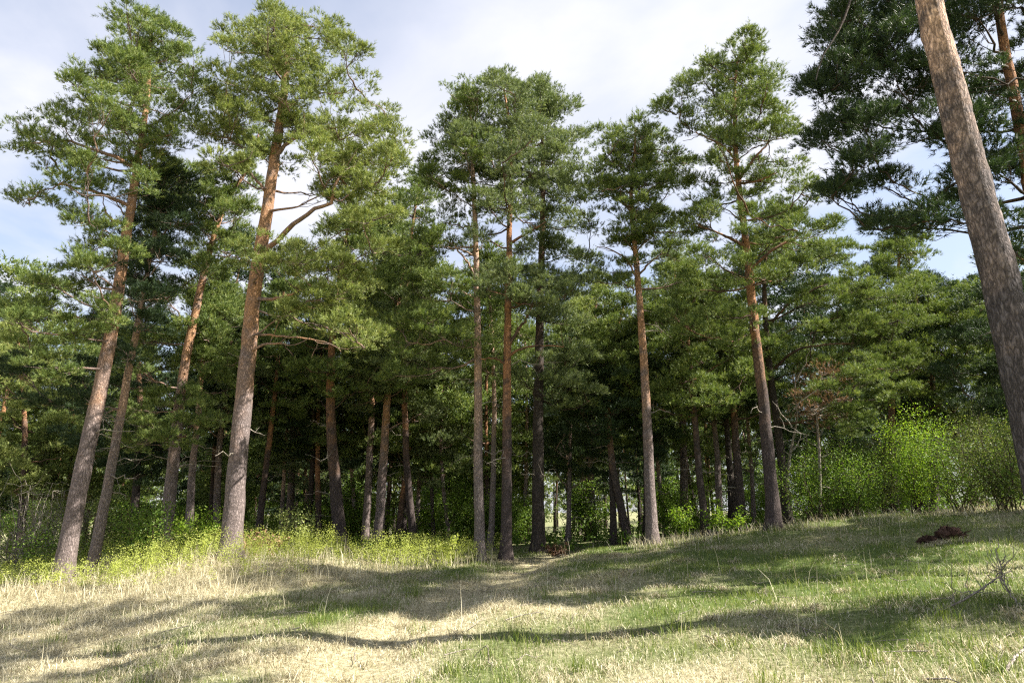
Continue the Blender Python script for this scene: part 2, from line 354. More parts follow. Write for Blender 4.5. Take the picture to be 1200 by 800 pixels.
def foliage(clumps, detail):
    """clumps: (centre, radius, flat) -> shoots grouped in small pads; returns P, D, L and the pads of every clump"""
    sr, per, = detail['pad'], detail['shoots']
    Ps, Ds, Ls, pads = [], [], [], []
    for c, r, flat in clumps:
        n = max(4, int(detail['dens'] * (r / sr) ** 2 * rng.uniform(.8, 1.2)))
        d = unit(rng.normal(size=(n, 3)) + np.array([0, 0, .25])); q = rng.uniform(.35, 1.05, n) ** .6
        sub = c + d * (q * r)[:, None] * np.array([1.1, 1.1, flat]); pads.append(sub)
        m = rng.integers(int(per * .6), int(per * 1.4), n)
        idx = np.repeat(np.arange(n), m); M = len(idx)
        off = unit(rng.normal(size=(M, 3))) * (rng.random(M) ** .45)[:, None] * sr * rng.uniform(.7, 1.25, n)[idx][:, None] * np.array([1, 1, .5])
        off[:, 2] = np.abs(off[:, 2]) * 1.1 - .35 * sr * .42 + .25 * sr * (1 - np.hypot(off[:, 0], off[:, 1]) / sr)   # domed pads, flat below
        p = sub[idx] + off
        ax = unit(unit(p - c) * .5 + unit(off) * .8 + np.array([0, 0, .9]) + rng.normal(0, .35, (M, 3)))
        Ps.append(p); Ds.append(ax); Ls.append(rng.uniform(.6, 1.3, M) * detail['len'] * np.where(rng.random(M) < .08, 1.9, 1))
    return np.concatenate(Ps), np.concatenate(Ds), np.concatenate(Ls), pads

FINE = dict(pad=.25, shoots=38, dens=1.75, len=.12, k=17, nl=.085, nw=.0115, tw=3)
MID = dict(pad=.31, shoots=40, dens=1.8, len=.15, k=13, nl=.1, nw=.0165, tw=3)
COARSE = dict(pad=.42, shoots=32, dens=1.7, len=.22, k=7, nl=.14, nw=.042, tw=0)

def grow(trunk, crown_z, clumps, detail, mat_needles, mat_bark, root, sag=.12, dead=4, split=True, hf_b=.7):
    """limbs from the trunk to every clump, twigs and needles; parts go under root. All in root-local coordinates"""
    top = trunk[trunk[:, 2] > crown_z]
    nodes = [(q, -1) for q in top[::2]]; fam = []                   # each limb family hangs from one trunk limb
    order = sorted(range(len(clumps)), key=lambda k: np.min(np.linalg.norm(top[:, :2] - clumps[k][0][:2], axis=1)))
    P, D, L_, pads = foliage(clumps, detail)
    for k in order:
        c, r, _ = clumps[k]
        best, bi = 1e9, 0
        for j, (q, f) in enumerate(nodes):
            v = c - q; hd = math.hypot(v[0], v[1]); cost = np.linalg.norm(v) + max(0, -v[2]) * 1.2 + max(0, v[2] - .9 * hd - .3) * .7 + (.25 if f >= 0 else 0)
            if cost < best: best, bi = cost, j
        q, f = nodes[bi]; ln = np.linalg.norm(c - q)
        if f < 0: fam.append(Tubes()); f = len(fam) - 1; r0 = .018 + .013 * ln
        else: r0 = .014 + .008 * ln
        pth = limb_path(q, c, sag * rng.uniform(.3, 1.4)); fam[f].add(pth, np.linspace(r0, .009, len(pth)), 6, hf_b + .3 * rng.random())
        for q2 in pth[2::2]: nodes.append((q2, f))
        if detail['tw']:
            for s_ in pads[k][::1 if detail is FINE else 2]:
                st = pth[rng.integers(len(pth) // 2, len(pth))]
                fam[f].add(limb_path(st, s_, .1, 4, .06), [.008, .007, .006, .003], detail['tw'], .75)
    if split:
        for f in fam: link('branch', f.mesh('branch', [mat_bark]), root)
    elif fam:
        t = Tubes()
        for f in fam:
            t.F += [a + t.n for a in f.F]; t.V += f.V; t.H += f.H; t.n += f.n
        a = LAST['t']                                               # small far trees: limbs and trunk are one piece
        t.F += [f_ + t.n for f_ in a.F]; t.V += a.V; t.H += a.H; t.n += a.n
        LAST['o'].data = t.mesh('trunk', [mat_bark])
    for _ in range(dead):                                           # bare dead snags under the crown
        z0 = trunk[0, 2] + rng.uniform(.45, 1) * (crown_z - trunk[0, 2]); q = trunk[np.argmin(abs(trunk[:, 2] - z0))]
        az = rng.uniform(0, 6.28); ln = rng.uniform(.4, 1.5); b = q + np.array([math.cos(az), math.sin(az), rng.uniform(-.25, .35)]) * ln
        t = Tubes(); pp = limb_path(q, b, -.12, 7, .05); t.add(pp, np.linspace(.018, .004, 7), 5, .9)
        for _k in range(rng.integers(1, 4)):
            s_ = pp[rng.integers(2, 6)]; t.add(limb_path(s_, s_ + unit(rng.normal(size=3)) * ln * .3, .1, 4, .06), np.linspace(.007, .003, 4), 4, .9)
        link('dead_branch', t.mesh('dead_branch', [TWIG_GREY]), root)
    V, Fc, T = needles(P, D, L_, detail['k'], detail['nl'], detail['nw'])
    link('crown', mesh_from('crown', V, Fc, [mat_needles], {'tone': T}), root)

def trunk_mesh(path, r0, hf_mid, mat, root, sides=14, r_top=.03, pw=.85, flare=.5, name='trunk'):
    z = path[:, 2] - path[0, 2]; H = z[-1]
    rad = r_top + (r0 - r_top) * (1 - z / H) ** pw; zz = np.maximum(z - .3, 0)
    rad *= 1 + flare * np.exp(-zz / .3)
    t = Tubes(); t.add(path, rad, sides, zz / hf_mid, .03, .16 * np.exp(-zz / .28))
    LAST['t'], LAST['o'] = t, link(name, t.mesh(name, [mat]), root)
    return LAST['o']

def pine(label, pts, Yd, width, clumps_px, mats=(NEEDLE, BARK), detail=FINE, hf_mid=7.0, crown_py=None, group=None, depth=1.0, extra=.6, sag=.12, dead=4, flat=.62, sides=14, lean_y=0.0, r_top=.022, pw=.8, name='pine_tree', near=None):
    """a pine whose trunk follows the photo pixels pts (base first, tip last) Yd metres away; clumps_px are needle pads as (px, py, r_px[, metres nearer])"""
    w = [at(a, b, Yd) for a, b in pts]
    base = w[0].copy(); base[2] = gz(base[0], base[1])
    w = [base - np.array([0, 0, .3])] + [base] + w[1:]
    w = np.array(w) - base
    n = max(12, int(w[-1, 2] / (.12 if sides > 30 else .3)))
    tr = smooth_path(w, n); tr[:, :2] += np.cumsum(rng.normal(0, .003 if sides > 30 else .006, (n, 2)), 0); tr[:, 1] += lean_y * tr[:, 2]
    root = thing(name, label, 'pine tree', base, group)
    trunk_mesh(tr, width * .4, hf_mid, mats[1], root, sides, r_top, pw)
    cl = []
    for c in clumps_px:
        px, py, r = c[:3]; k = Yd / F_PX * 1.08
        xy0 = at(px, py, Yd) - base
        tx = tr[np.argmin(abs(tr[:, 2] - xy0[2]))]
        hd = abs(xy0[0] - tx[0]); dd = c[3] if len(c) > 3 else rng.normal(0, depth) * (.9 if hd < 1 else .6)
        q = at(px, py, Yd - dd) - base; q[1] += lean_y * xy0[2]
        cl.append((q, r * k, flat * rng.uniform(.85, 1.25)))
        if rng.random() < extra:
            o = rng.normal(0, .35, 3) * r * k * 1.5; d2 = -dd * rng.uniform(.5, 1.2) - np.sign(dd + 1e-6) * .5
            q2 = at(px, py, Yd - d2) - base + o * np.array([1, 1, .4]); cl.append((q2, r * k * rng.uniform(.75, 1), flat))
    cl.append((tr[-1] - np.array([0, 0, .1]), .38, 1.0))
    for f_ in (.97, .93, .88, .83, .78, .72):
        q = tr[int(f_ * (n - 1))]; a_z = rng.uniform(0, 6.28)
        for s_ in (0, 2.1, 4.2): cl.append((q + np.array([math.cos(a_z + s_), math.sin(a_z + s_), .1]) * rng.uniform(.35, .6), rng.uniform(.3, .45), .75))
    if near is not None:
        for c_ in cl: c_[0][1] = max(c_[0][1], near - base[1] + c_[1])
    cz = (at(600, crown_py, Yd) - base)[2] if crown_py else min(c[0][2] for c in cl) - .8
    grow(tr, cz, cl, detail, mats[0], mats[2] if len(mats) > 2 else mats[1], root, sag, dead)
    return root

def auto_clumps(tr, z0, H, rad, n, rs, cone=.5):
    """pads on whorls round a trunk, widest low in the crown"""
    out = []; az = rng.uniform(0, 6.28)
    for k in range(n):
        t = (k + rng.random()) / n; z = z0 + (H - z0) * t; az += 2.4 + rng.normal(0, .3)
        R_ = rad * (1 - t ** 1.6) ** cone * (.55 + .45 * min(1, t * 5)) * rng.uniform(.35, 1.05); q = tr[np.argmin(abs(tr[:, 2] - z))].copy()
        q += np.array([math.cos(az) * R_, math.sin(az) * R_, .12 * R_ + rng.normal(0, .2)]); out.append((q, rs * rng.uniform(.7, 1.25) * (1 - .35 * t), .55 * rng.uniform(.8, 1.2)))
    out.append((tr[-1] + np.array([0, 0, .1]), rs * .6, .9)); return out

def auto_pine(label, x, y, H, width, crown0, rad, n, rs, mats, detail, lean=(0, 0), group=None, hf_mid=5.0, dead=3, cone=.5, sides=10, name='pine_tree', split=True):
    z = gz(x, y); root = thing(name, label, 'pine tree', (x, y, z), group)
    m = max(10, int(H / .5)); t = np.linspace(0, 1, m); bend = rng.normal(0, .25, 2)
    tr = np.stack([lean[0] * H * t + bend[0] * np.sin(t * 3.1), lean[1] * H * t + bend[1] * np.sin(t * 3.1), -.3 + (H + .3) * t], -1)
    tr[:, :2] += np.cumsum(rng.normal(0, .012, (m, 2)), 0)
    trunk_mesh(tr, width / 2, hf_mid, mats[1], root, sides)
    cl = auto_clumps(tr, crown0 * H, H, rad, int(n * 1.3), rs * 1.15, cone)
    grow(tr, crown0 * H - .5, cl, detail, mats[0], mats[1], root, .1, dead, split)
    return root

def px_pine(label, base, Yd, top, wpx, crown_py, rad, n, rs, mats, detail=MID, **kw):
    b = at(base[0], base[1], Yd); t = at(top[0], top[1], Yd); z = gz(b[0], Yd); H = t[2] - z; c0 = (at(600, crown_py, Yd)[2] - z) / H
    return auto_pine(label, b[0], Yd, H, wpx * .85 * Yd / F_PX, max(.1, c0), rad, n, rs, mats, detail, ((t[0] - b[0]) / H, 0), **kw)

def dup(root, loc, rotz, scale, label=None, group=None):
    r = root.copy(); COL.objects.link(r); r.location = [float(v) for v in loc]; r.rotation_euler = (0, 0, float(rotz)); r.scale = [float(s) for s in scale]
    if label: r['label'] = label
    if group: r['group'] = group
    for ch in list(root.children):
        c = ch.copy(); COL.objects.link(c); c.parent = r
    return r

FRONT = 'tall pines along the forest edge'
# --- left pair and their neighbours
pine('tall grey trunked pine leaning right, the outermost on the left', [(70, 688), (97, 545), (122, 430), (138, 330), (150, 245), (160, 175), (168, 120), (172, 60), (175, 25)], 15, .5,
     [(165, 32, 24), (142, 52, 24), (195, 48, 26), (215, 75, 24), (150, 78, 30), (188, 88, 34), (112, 90, 22), (88, 95, 15), (128, 72, 22), (225, 110, 24), (165, 110, 26), (205, 130, 24),
      (45, 163, 30), (20, 178, 14), (75, 148, 26), (108, 150, 28), (145, 152, 28), (60, 185, 22), (95, 178, 22), (45, 225, 20), (75, 213, 24), (102, 205, 24), (130, 225, 24), (30, 238, 12),
      (198, 165, 28), (178, 190, 24), (105, 262, 18), (125, 275, 18), (165, 225, 20), (115, 300, 18), (90, 320, 26), (75, 335, 20), (50, 368, 28), (28, 375, 16), (110, 342, 24), (132, 365, 24), (88, 390, 28), (60, 430, 26), (35, 410, 18), (150, 300, 16)],
     (NEEDLE, BARK), hf_mid=5, crown_py=440, group=FRONT, depth=1.1)
pine('slender pale pine leaning right just beside the outermost left pine', [(106, 676), (128, 560), (150, 440), (166, 360), (180, 280), (196, 200)], 16, .33,
     [(165, 330, 20), (185, 300, 22), (150, 350, 18), (200, 260, 22), (120, 390, 24), (95, 440, 26), (60, 470, 24), (140, 420, 20), (190, 350, 22), (205, 215, 22), (175, 385, 20), (110, 480, 18), (30, 440, 24)],
     (NEEDLE_SHADED, BARK_PALE), hf_mid=3.8, crown_py=480, group=FRONT, dead=8, extra=.95)
pine('leaning pine behind the tallest left pine with low sunny needle pads', [(193, 648), (204, 545), (217, 430), (237, 330), (262, 245), (292, 195), (305, 150)], 19, .46,
     [(190, 225, 28), (215, 213, 26), (240, 240, 28), (202, 265, 28), (235, 270, 26), (265, 250, 24), (178, 252, 20), (252, 215, 24), (285, 200, 20), (215, 300, 24), (185, 290, 20), (160, 320, 22), (180, 400, 24), (160, 430, 22), (250, 320, 22), (195, 350, 22), (270, 300, 20),
      (226, 500, 18, 1.4), (242, 488, 20, 1.5), (205, 512, 22, 1.6), (182, 505, 20, 1.4), (160, 520, 18, 1.1), (190, 470, 20), (165, 480, 18), (245, 440, 18), (215, 465, 20)],
     (NEEDLE, BARK), hf_mid=4.5, crown_py=520, group=FRONT, dead=5, extra=1.0)
pine('thin dark pine right behind the leaning pine with low pads', [(220, 642), (226, 560), (233, 480), (240, 400), (250, 340)], 20.5, .32,
     [(250, 350, 24), (270, 380, 24), (235, 390, 24), (255, 420, 22), (230, 430, 20), (280, 430, 20), (262, 460, 20)], (NEEDLE, BARK), MID, hf_mid=4, group=FRONT)
pine('tallest broad crowned pine on the left with a big forking limb', [(268, 657), (277, 540), (288, 420), (299, 320), (312, 235), (320, 180), (326, 140), (332, 90), (338, 25)], 15.5, .58,
     [(320, 24, 24), (350, 28, 26), (288, 42, 26), (380, 45, 24), (395, 62, 20), (265, 60, 20), (312, 64, 28), (346, 75, 30), (420, 62, 9), (418, 105, 26), (380, 100, 30), (300, 100, 28), (266, 98, 26), (250, 130, 24), (290, 138, 26), (335, 115, 28),
      (450, 130, 18), (425, 148, 28), (385, 150, 28), (350, 150, 22), (455, 155, 20), (460, 185, 18), (430, 190, 30), (395, 185, 30), (362, 178, 24), (440, 215, 24), (400, 215, 22), (270, 165, 26), (242, 150, 20), (292, 185, 18), (256, 190, 22),
      (430, 258, 26), (458, 248, 18), (402, 270, 20), (300, 298, 24, 1.3), (330, 304, 28, 1.2), (365, 310, 28, .9), (396, 316, 26), (420, 332, 22), (390, 346, 26), (360, 352, 20, .8), (412, 370, 26), (380, 382, 28), (342, 370, 18), (432, 400, 24), (450, 290, 18), (404, 198, 22, 1.0), (424, 214, 20, .9), (384, 212, 18, 1.1), (400, 236, 18, 1.0), (378, 228, 14, .9)],
     (NEEDLE_WARM, BARK), hf_mid=4.6, crown_py=400, group=FRONT, depth=1.2, extra=.75, r_top=.05, pw=.7)
# --- middle group
pine('pale slim pine, left one of the straight middle pair', [(562, 657), (561, 540), (560, 400), (557, 250), (553, 170), (550, 100)], 18, .36,
     [(560, 115, 20), (540, 145, 22), (520, 165, 20), (512, 192, 16), (545, 180, 26), (532, 225, 20), (512, 215, 18), (500, 205, 12), (520, 260, 20), (500, 290, 20), (545, 300, 18), (530, 330, 20), (500, 350, 24), (482, 340, 18), (510, 290, 26), (486, 300, 24),
      (500, 380, 28, .8), (530, 402, 26, 1), (480, 402, 26, .8), (550, 395, 18, .9), (470, 375, 20), (490, 430, 24), (465, 440, 20)],
     (NEEDLE, BARK_PALE), hf_mid=4, crown_py=430, group=FRONT, dead=6)
pine('straight reddish pine with a sunny pad across it, right one of the middle pair', [(593, 659), (594, 540), (595, 400), (597, 300), (598, 230), (598, 160), (590, 92)], 18, .38,
     [(584, 98, 13), (600, 114, 17), (575, 124, 20), (605, 140, 26), (562, 150, 24), (538, 150, 16), (580, 170, 28), (615, 170, 28), (590, 205, 30), (556, 215, 26), (625, 203, 28), (648, 190, 22), (600, 238, 24), (570, 240, 20), (628, 262, 18), (565, 275, 18), (612, 285, 16),
      (570, 340, 20, 1.2), (600, 330, 24, 1.3), (630, 340, 26, 1), (655, 350, 20, .7), (620, 356, 22, 1.2), (642, 322, 15), (598, 350, 18, 1.3), (585, 322, 16, .9), (665, 335, 16)],
     (NEEDLE_BLUE, BARK_RED), hf_mid=4, crown_py=420, group=FRONT, depth=1.2, extra=.5)
pine('thick dark barked pine right of the middle pair', [(631, 649), (631, 540), (632, 400), (634, 280), (636, 180), (634, 104)], 20.5, .5,
     [(634, 108, 10), (640, 122, 15), (655, 140, 20), (670, 165, 20), (678, 190, 17), (665, 215, 26), (642, 225, 24), (680, 230, 14), (655, 260, 26), (676, 265, 18), (636, 290, 20), (660, 300, 20), (645, 170, 20), (612, 310, 20), (650, 335, 20), (672, 330, 18), (625, 370, 20), (660, 380, 22), (685, 300, 14),
      (650, 430, 22), (670, 450, 24), (640, 460, 20), (690, 470, 20), (660, 480, 20), (610, 440, 20), (680, 420, 20)],
     (NEEDLE_BLUE, BARK_DARK), MID, hf_mid=9, crown_py=470, group=FRONT, dead=3)
pine('pine with a rounded dark crown standing alone against sky, right of centre', [(765, 638), (760, 520), (752, 380), (746, 300), (740, 240), (742, 200), (745, 150)], 18.5, .4,
     [(745, 153, 20), (770, 158, 18), (726, 163, 18), (710, 185, 18), (700, 208, 16), (735, 193, 26), (765, 188, 24), (786, 178, 17), (725, 222, 24), (702, 224, 17), (760, 218, 24), (790, 213, 18), (745, 248, 22), (745, 268, 22), (766, 280, 24), (730, 282, 16), (772, 250, 20), (800, 190, 12),
      (715, 320, 17), (700, 330, 13), (782, 300, 20), (740, 308, 13), (790, 270, 18), (800, 330, 20)],
     (NEEDLE, BARK), hf_mid=4.3, crown_py=345, group=FRONT, sag=.1, dead=5)
# --- right
pine('tall pine on the right with loose airy crown above the shrubs', [(908, 622), (900, 520), (890, 420), (880, 320), (870, 240), (864, 180), (862, 110), (866, 64)], 17, .42,
     [(862, 68, 20), (886, 70, 17), (840, 75, 17), (825, 95, 17), (800, 108, 13), (778, 128, 9), (850, 100, 24), (880, 105, 26), (906, 100, 19), (915, 125, 19), (890, 135, 26), (856, 130, 24), (825, 132, 19), (796, 140, 14), (930, 148, 13), (912, 160, 20), (870, 160, 20), (835, 160, 17), (812, 155, 13), (900, 190, 19), (925, 185, 17), (850, 190, 15),
      (820, 210, 20), (800, 226, 20), (842, 240, 24), (870, 225, 18), (905, 215, 20), (935, 215, 18), (950, 232, 17), (925, 245, 20), (890, 250, 20), (815, 260, 20), (850, 276, 20), (910, 285, 24), (945, 270, 20), (972, 266, 15), (830, 300, 22), (860, 320, 22), (820, 340, 22), (900, 330, 20), (840, 370, 22), (815, 390, 22), (930, 320, 20), (860, 400, 20), (790, 370, 20), (880, 370, 18)],
     (NEEDLE, BARK_RED), hf_mid=4.6, crown_py=400, group=FRONT, depth=1.1, extra=.65)
pine('dark thin pine with sunny crown just right of the airy crowned pine', [(925, 618), (912, 500), (900, 400), (896, 330), (900, 280), (915, 235)], 21, .38,
     [(960, 300, 24), (990, 300, 20), (1010, 322, 20), (985, 340, 26), (1020, 350, 20), (1040, 380, 24), (1060, 420, 20), (1000, 385, 26), (960, 350, 24), (950, 390, 18), (1030, 420, 24), (992, 430, 24), (1066, 440, 14), (1010, 450, 22), (970, 460, 22), (1000, 490, 22), (1030, 470, 20), (980, 500, 18), (930, 300, 22), (915, 260, 20), (945, 430, 20), (905, 290, 18), (1045, 345, 16)],
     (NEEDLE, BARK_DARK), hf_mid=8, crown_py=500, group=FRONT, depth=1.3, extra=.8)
BY = 7.3
big = pine('huge leaning foreground pine trunk with flaking orange upper bark', [(1242, 640), (1208, 490), (1172, 340), (1140, 215), (1108, 95), (1085, 0), (1062, -100), (1040, -230), (1015, -420), (1000, -560)], BY, .54,
     [(1100, -300, 140), (950, -330, 130), (1200, -320, 130), (1040, -420, 140), (900, -420, 120), (1150, -440, 130), (1000, -540, 130), (1100, -540, 120), (1250, -400, 130), (860, -300, 80)],
     (NEEDLE, BARK_BIG), dict(FINE, dens=1.1), hf_mid=5.5, crown_py=-120, depth=1.6, extra=.9, dead=0, sides=36, r_top=.05, pw=.85)
t = Tubes(); bb = np.array(big.location)
tw = smooth_path([at(1060, -110, BY - .15) - bb, at(1010, -60, BY - .15) - bb, at(996, 2, BY - .15) - bb, at(982, 38, BY - .15) - bb, at(964, 66, BY - .15) - bb, at(956, 94, BY - .15) - bb], 16); t.add(tw, np.linspace(.03, .006, 16), 6, .6)
t.add([at(964, 66, BY - .15) - bb, at(957, 66, BY - .15) - bb, at(952, 64, BY - .15) - bb], [.006, .005, .003], 4, .6); t.add([at(982, 38, BY - .15) - bb, at(975, 30, BY - .15) - bb], [.005, .002], 4, .6)
link('dead_branch', t.mesh('dead_branch', [BARK_DARK]), big)
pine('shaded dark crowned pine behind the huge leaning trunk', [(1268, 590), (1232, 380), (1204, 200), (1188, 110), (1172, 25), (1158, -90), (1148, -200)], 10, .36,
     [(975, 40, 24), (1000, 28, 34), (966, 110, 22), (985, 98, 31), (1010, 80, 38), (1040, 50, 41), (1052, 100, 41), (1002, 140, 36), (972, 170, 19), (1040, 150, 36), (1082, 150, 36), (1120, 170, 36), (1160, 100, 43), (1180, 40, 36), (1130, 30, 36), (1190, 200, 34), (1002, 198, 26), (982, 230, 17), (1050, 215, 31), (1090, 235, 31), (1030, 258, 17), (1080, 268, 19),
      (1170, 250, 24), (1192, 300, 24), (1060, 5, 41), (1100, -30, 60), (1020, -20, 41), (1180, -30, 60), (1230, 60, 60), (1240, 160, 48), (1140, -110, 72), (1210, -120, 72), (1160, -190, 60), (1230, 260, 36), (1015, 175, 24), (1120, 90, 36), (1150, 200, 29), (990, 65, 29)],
     (NEEDLE_SHADED, BARK_RED, BARK_DARK), hf_mid=3.5, crown_py=330, depth=1.1, extra=.95, near=8.6, sag=.05, dead=3)

def add_limbs(label_part, Yd, width, limbs):
    root = next(o for o in COL.objects if o.parent is None and str(o.get('label', '')).startswith(label_part)); b = np.array(root.location); bk = root.children[0].data.materials[0]
    for pts, r0, r1 in limbs:
        pp = smooth_path([at(p_[0], p_[1], Yd - (p_[2] if len(p_) > 2 else 0)) - b for p_ in pts], 16); pp[1:] += rng.normal(0, .012, (15, 3))
        t = Tubes(); t.add(pp, np.linspace(r0, r1, 16), 8, 1.05, .04)
        for k in range(3):
            q = pp[rng.integers(8, 16)]; t.add(limb_path(q, q + unit(rng.normal(size=3) + np.array([0, -.3, .6])) * rng.uniform(.4, .8), .1, 6), np.linspace(r1 * .8, .006, 6), 5, .9)
        link('branch', t.mesh('branch', [bk]), root)
add_limbs('tallest broad crowned', 15.5, .5, [([(302, 300, 0), (322, 284, .3), (350, 258, .7), (372, 244, .9), (388, 238, 1.0), (391, 222, 1.0), (402, 200, 1.0)], .075, .03), ([(296, 352), (318, 350, .2), (340, 345, .5), (365, 335, .8)], .05, .02),
    ([(290, 415), (305, 405, .2), (325, 402, .4), (338, 404, .6)], .04, .012), ([(318, 190), (335, 170, .2), (360, 155, .4), (395, 150, .6)], .06, .02), ([(312, 225), (295, 205, .2), (275, 190, .4)], .045, .015), ([(292, 392), (340, 395, .6), (385, 402, 1.0), (400, 412, 1.1)], .03, .008)])
add_limbs('straight reddish pine', 18, .38, [([(595, 420), (608, 410, .2), (630, 405, .4), (660, 406, .7)], .04, .012), ([(594, 428), (580, 420, .2), (562, 421, .3)], .04, .015), ([(597, 405), (608, 385, .1), (618, 372, .3), (628, 350, .5)], .05, .02), ([(598, 285), (615, 275, .2), (640, 260, .5)], .05, .02)])
add_limbs('pale slim pine, left', 18, .36, [([(558, 325), (546, 305, .1), (532, 288, .2), (520, 280, .3)], .04, .012), ([(559, 350), (548, 345, .1), (538, 338, .2)], .018, .005), ([(557, 300), (564, 288, .1), (567, 278, .1)], .02, .006), ([(558, 300), (530, 290, .3), (495, 288, .6)], .03, .01)])
add_limbs('dark thin pine with sunny', 21, .38, [([(908, 432), (930, 412, .3), (965, 404, .6), (1000, 402, .8)], .05, .015), ([(902, 380), (930, 352, .4), (975, 330, .8)], .05, .015), ([(904, 400), (940, 380, .4), (985, 372, .8)], .04, .012)])
add_limbs('pine with a rounded dark', 18.5, .4, [([(747, 330), (735, 305, .1), (715, 292, .2), (700, 290, .2)], .035, .012), ([(741, 245), (722, 232, .1), (702, 228, .2)], .04, .015), ([(741, 240), (762, 222, .2), (780, 214, .2)], .04, .015), ([(748, 322), (765, 305, .2), (780, 296, .2)], .035, .012)])
add_limbs('tall pine on the right', 17, .42, [([(866, 210), (885, 185, .2), (902, 165, .2)], .05, .02), ([(866, 190), (845, 170, .2), (815, 155, .2)], .04, .015), ([(880, 315), (910, 290, .3), (945, 272, .3)], .05, .02), ([(876, 290), (845, 275, .3), (815, 262, .3)], .045, .015), ([(866, 215), (888, 212, .2), (915, 200, .4)], .04, .012)])
add_limbs('tall grey trunked', 15, .5, [([(152, 240), (130, 232, .2), (100, 222, .4), (62, 215, .4)], .05, .015), ([(150, 262), (132, 258, .2), (122, 245, .2)], .05, .02), ([(160, 180), (180, 165, .2), (200, 158, .3)], .045, .015), ([(158, 195), (120, 178, .3), (75, 165, .5), (30, 170, .6)], .05, .014)])

# --- second row trunks seen between the front pines
SECOND = 'pines of the second row'
W, N_, B_, D_ = (NEEDLE_WARM, BARK_RED), (NEEDLE, BARK_RED), (NEEDLE_BLUE, BARK), (NEEDLE_SHADED, BARK_DARK)
px_pine('stout orange topped double looking pine right of the tallest left pine', (404, 652), 22, (412, 255), 19, 470, 2.3, 30, .62, (NEEDLE, BARK_RED), group=SECOND, hf_mid=4.5)
px_pine('curved slim pine close behind the tallest left pine trunk', (302, 640), 25, (335, 330), 10, 490, 1.8, 22, .6, N_, group=SECOND, hf_mid=4)
px_pine('slim dark pine between the leaning pine and the tallest pine', (256, 640), 25, (272, 350), 11, 500, 1.8, 22, .6, B_, group=SECOND)
px_pine('right leaning brown pine left of the middle pair', (443, 648), 24, (478, 300), 15, 490, 2.1, 28, .62, B_, group=SECOND, hf_mid=4)
px_pine('narrow orange trunked pine left of the stout orange topped pine', (376, 645), 27, (383, 350), 9, 540, 1.8, 20, .6, N_, group=SECOND, hf_mid=2.5)
px_pine('narrow black trunked pine second left of the stout orange topped pine', (356, 642), 27, (358, 370), 9, 540, 1.7, 20, .6, D_, group=SECOND)
px_pine('leaning orange stemmed pine halfway to the pale slim pine', (464, 645), 27, (500, 370), 9, 540, 1.7, 20, .6, N_, group=SECOND, hf_mid=2)
px_pine('short dark stem pine between two leaning brown pines', (430, 645), 28, (436, 390), 9, 560, 1.5, 18, .6, D_, group=SECOND)
px_pine('sunlit thin grey stem pine left of the pale slim pine', (530, 645), 27, (532, 380), 6, 560, 1.5, 18, .6, B_, group=SECOND)
px_pine('very thin lit stem pine deep between the stems left of centre', (508, 645), 29, (510, 400), 6, 570, 1.5, 18, .6, (NEEDLE_BLUE, BARK_PALE), group=SECOND)
px_pine('broad pine crown filling the gap left of the pale slim pine', (486, 645), 24.5, (492, 215), 11, 470, 2.3, 36, .66, N_, group=SECOND, hf_mid=5)
px_pine('tall dusky pine rising right behind the tallest left pine', (428, 645), 26, (440, 225), 11, 460, 2.3, 34, .66, (NEEDLE_WARM, BARK), group=SECOND, hf_mid=5)
px_pine('pale grey stem pine seen between the two middle pair trunks', (574, 648), 23, (572, 300), 9, 440, 1.8, 22, .6, (NEEDLE, BARK_PALE), group=SECOND)
px_pine('thin sunlit stem pine right of the thick dark barked pine', (666, 648), 25, (668, 400), 7, 560, 1.6, 18, .6, (NEEDLE_SHADED, BARK_PALE), group=SECOND)
px_pine('short black trunked pine left of the lone rounded crown pine', (719, 645), 22, (714, 420), 10, 500, 2.0, 22, .62, D_, group=SECOND, dead=6)
px_pine('orange topped pine just left of the lone rounded crown pine', (742, 641), 22.5, (736, 350), 12, 480, 1.9, 24, .6, N_, group=SECOND, hf_mid=4)
px_pine('thin black stem close beside the lone rounded crown pine', (757, 636), 24, (752, 420), 9, 530, 1.7, 18, .6, D_, group=SECOND)
px_pine('left leaning brown pine with a sunlit pad, first of the trio right of centre', (828, 631), 21, (800, 330), 11, 490, 2.2, 30, .62, N_, group=SECOND, hf_mid=5)
px_pine('middle stem of the leaning trio right of centre', (843, 629), 23, (822, 350), 10, 490, 1.8, 22, .6, B_, group=SECOND)
px_pine('right stem of the leaning trio right of centre', (858, 628), 23.5, (840, 360), 11, 490, 1.8, 24, .6, D_, group=SECOND)
px_pine('dark leaning pine left of the airy crowned pine', (868, 626), 22, (842, 340), 14, 480, 2.0, 24, .62, N_, group=SECOND, hf_mid=4)
px_pine('bright green pine rising behind the shrubs on the right', (1048, 600), 24, (1058, 268), 11, 430, 2.6, 40, .66, (NEEDLE, BARK_RED), group=SECOND, hf_mid=3, cone=.8)
px_pine('dark pine behind the limegreen shrub on the right', (1092, 600), 25, (1082, 330), 11, 500, 2.6, 34, .66, (NEEDLE_SHADED, BARK_RED), group=SECOND)
px_pine('green pine behind the huge leaning trunk on the right', (1150, 598), 24, (1125, 350), 11, 510, 2.8, 36, .66, (NEEDLE, BARK_RED), group=SECOND)
px_pine('dark pine at the right edge of the forest', (1215, 595), 20, (1190, 340), 12, 500, 2.6, 34, .62, D_, group=SECOND)
px_pine('sunny low pine at the left edge beyond the shrubs', (22, 660), 24, (22, 392), 12, 580, 2.4, 34, .64, W, group=SECOND)
px_pine('small sunny pine behind the outermost left pine', (78, 655), 26, (85, 400), 11, 580, 2.2, 30, .64, N_, group=SECOND)
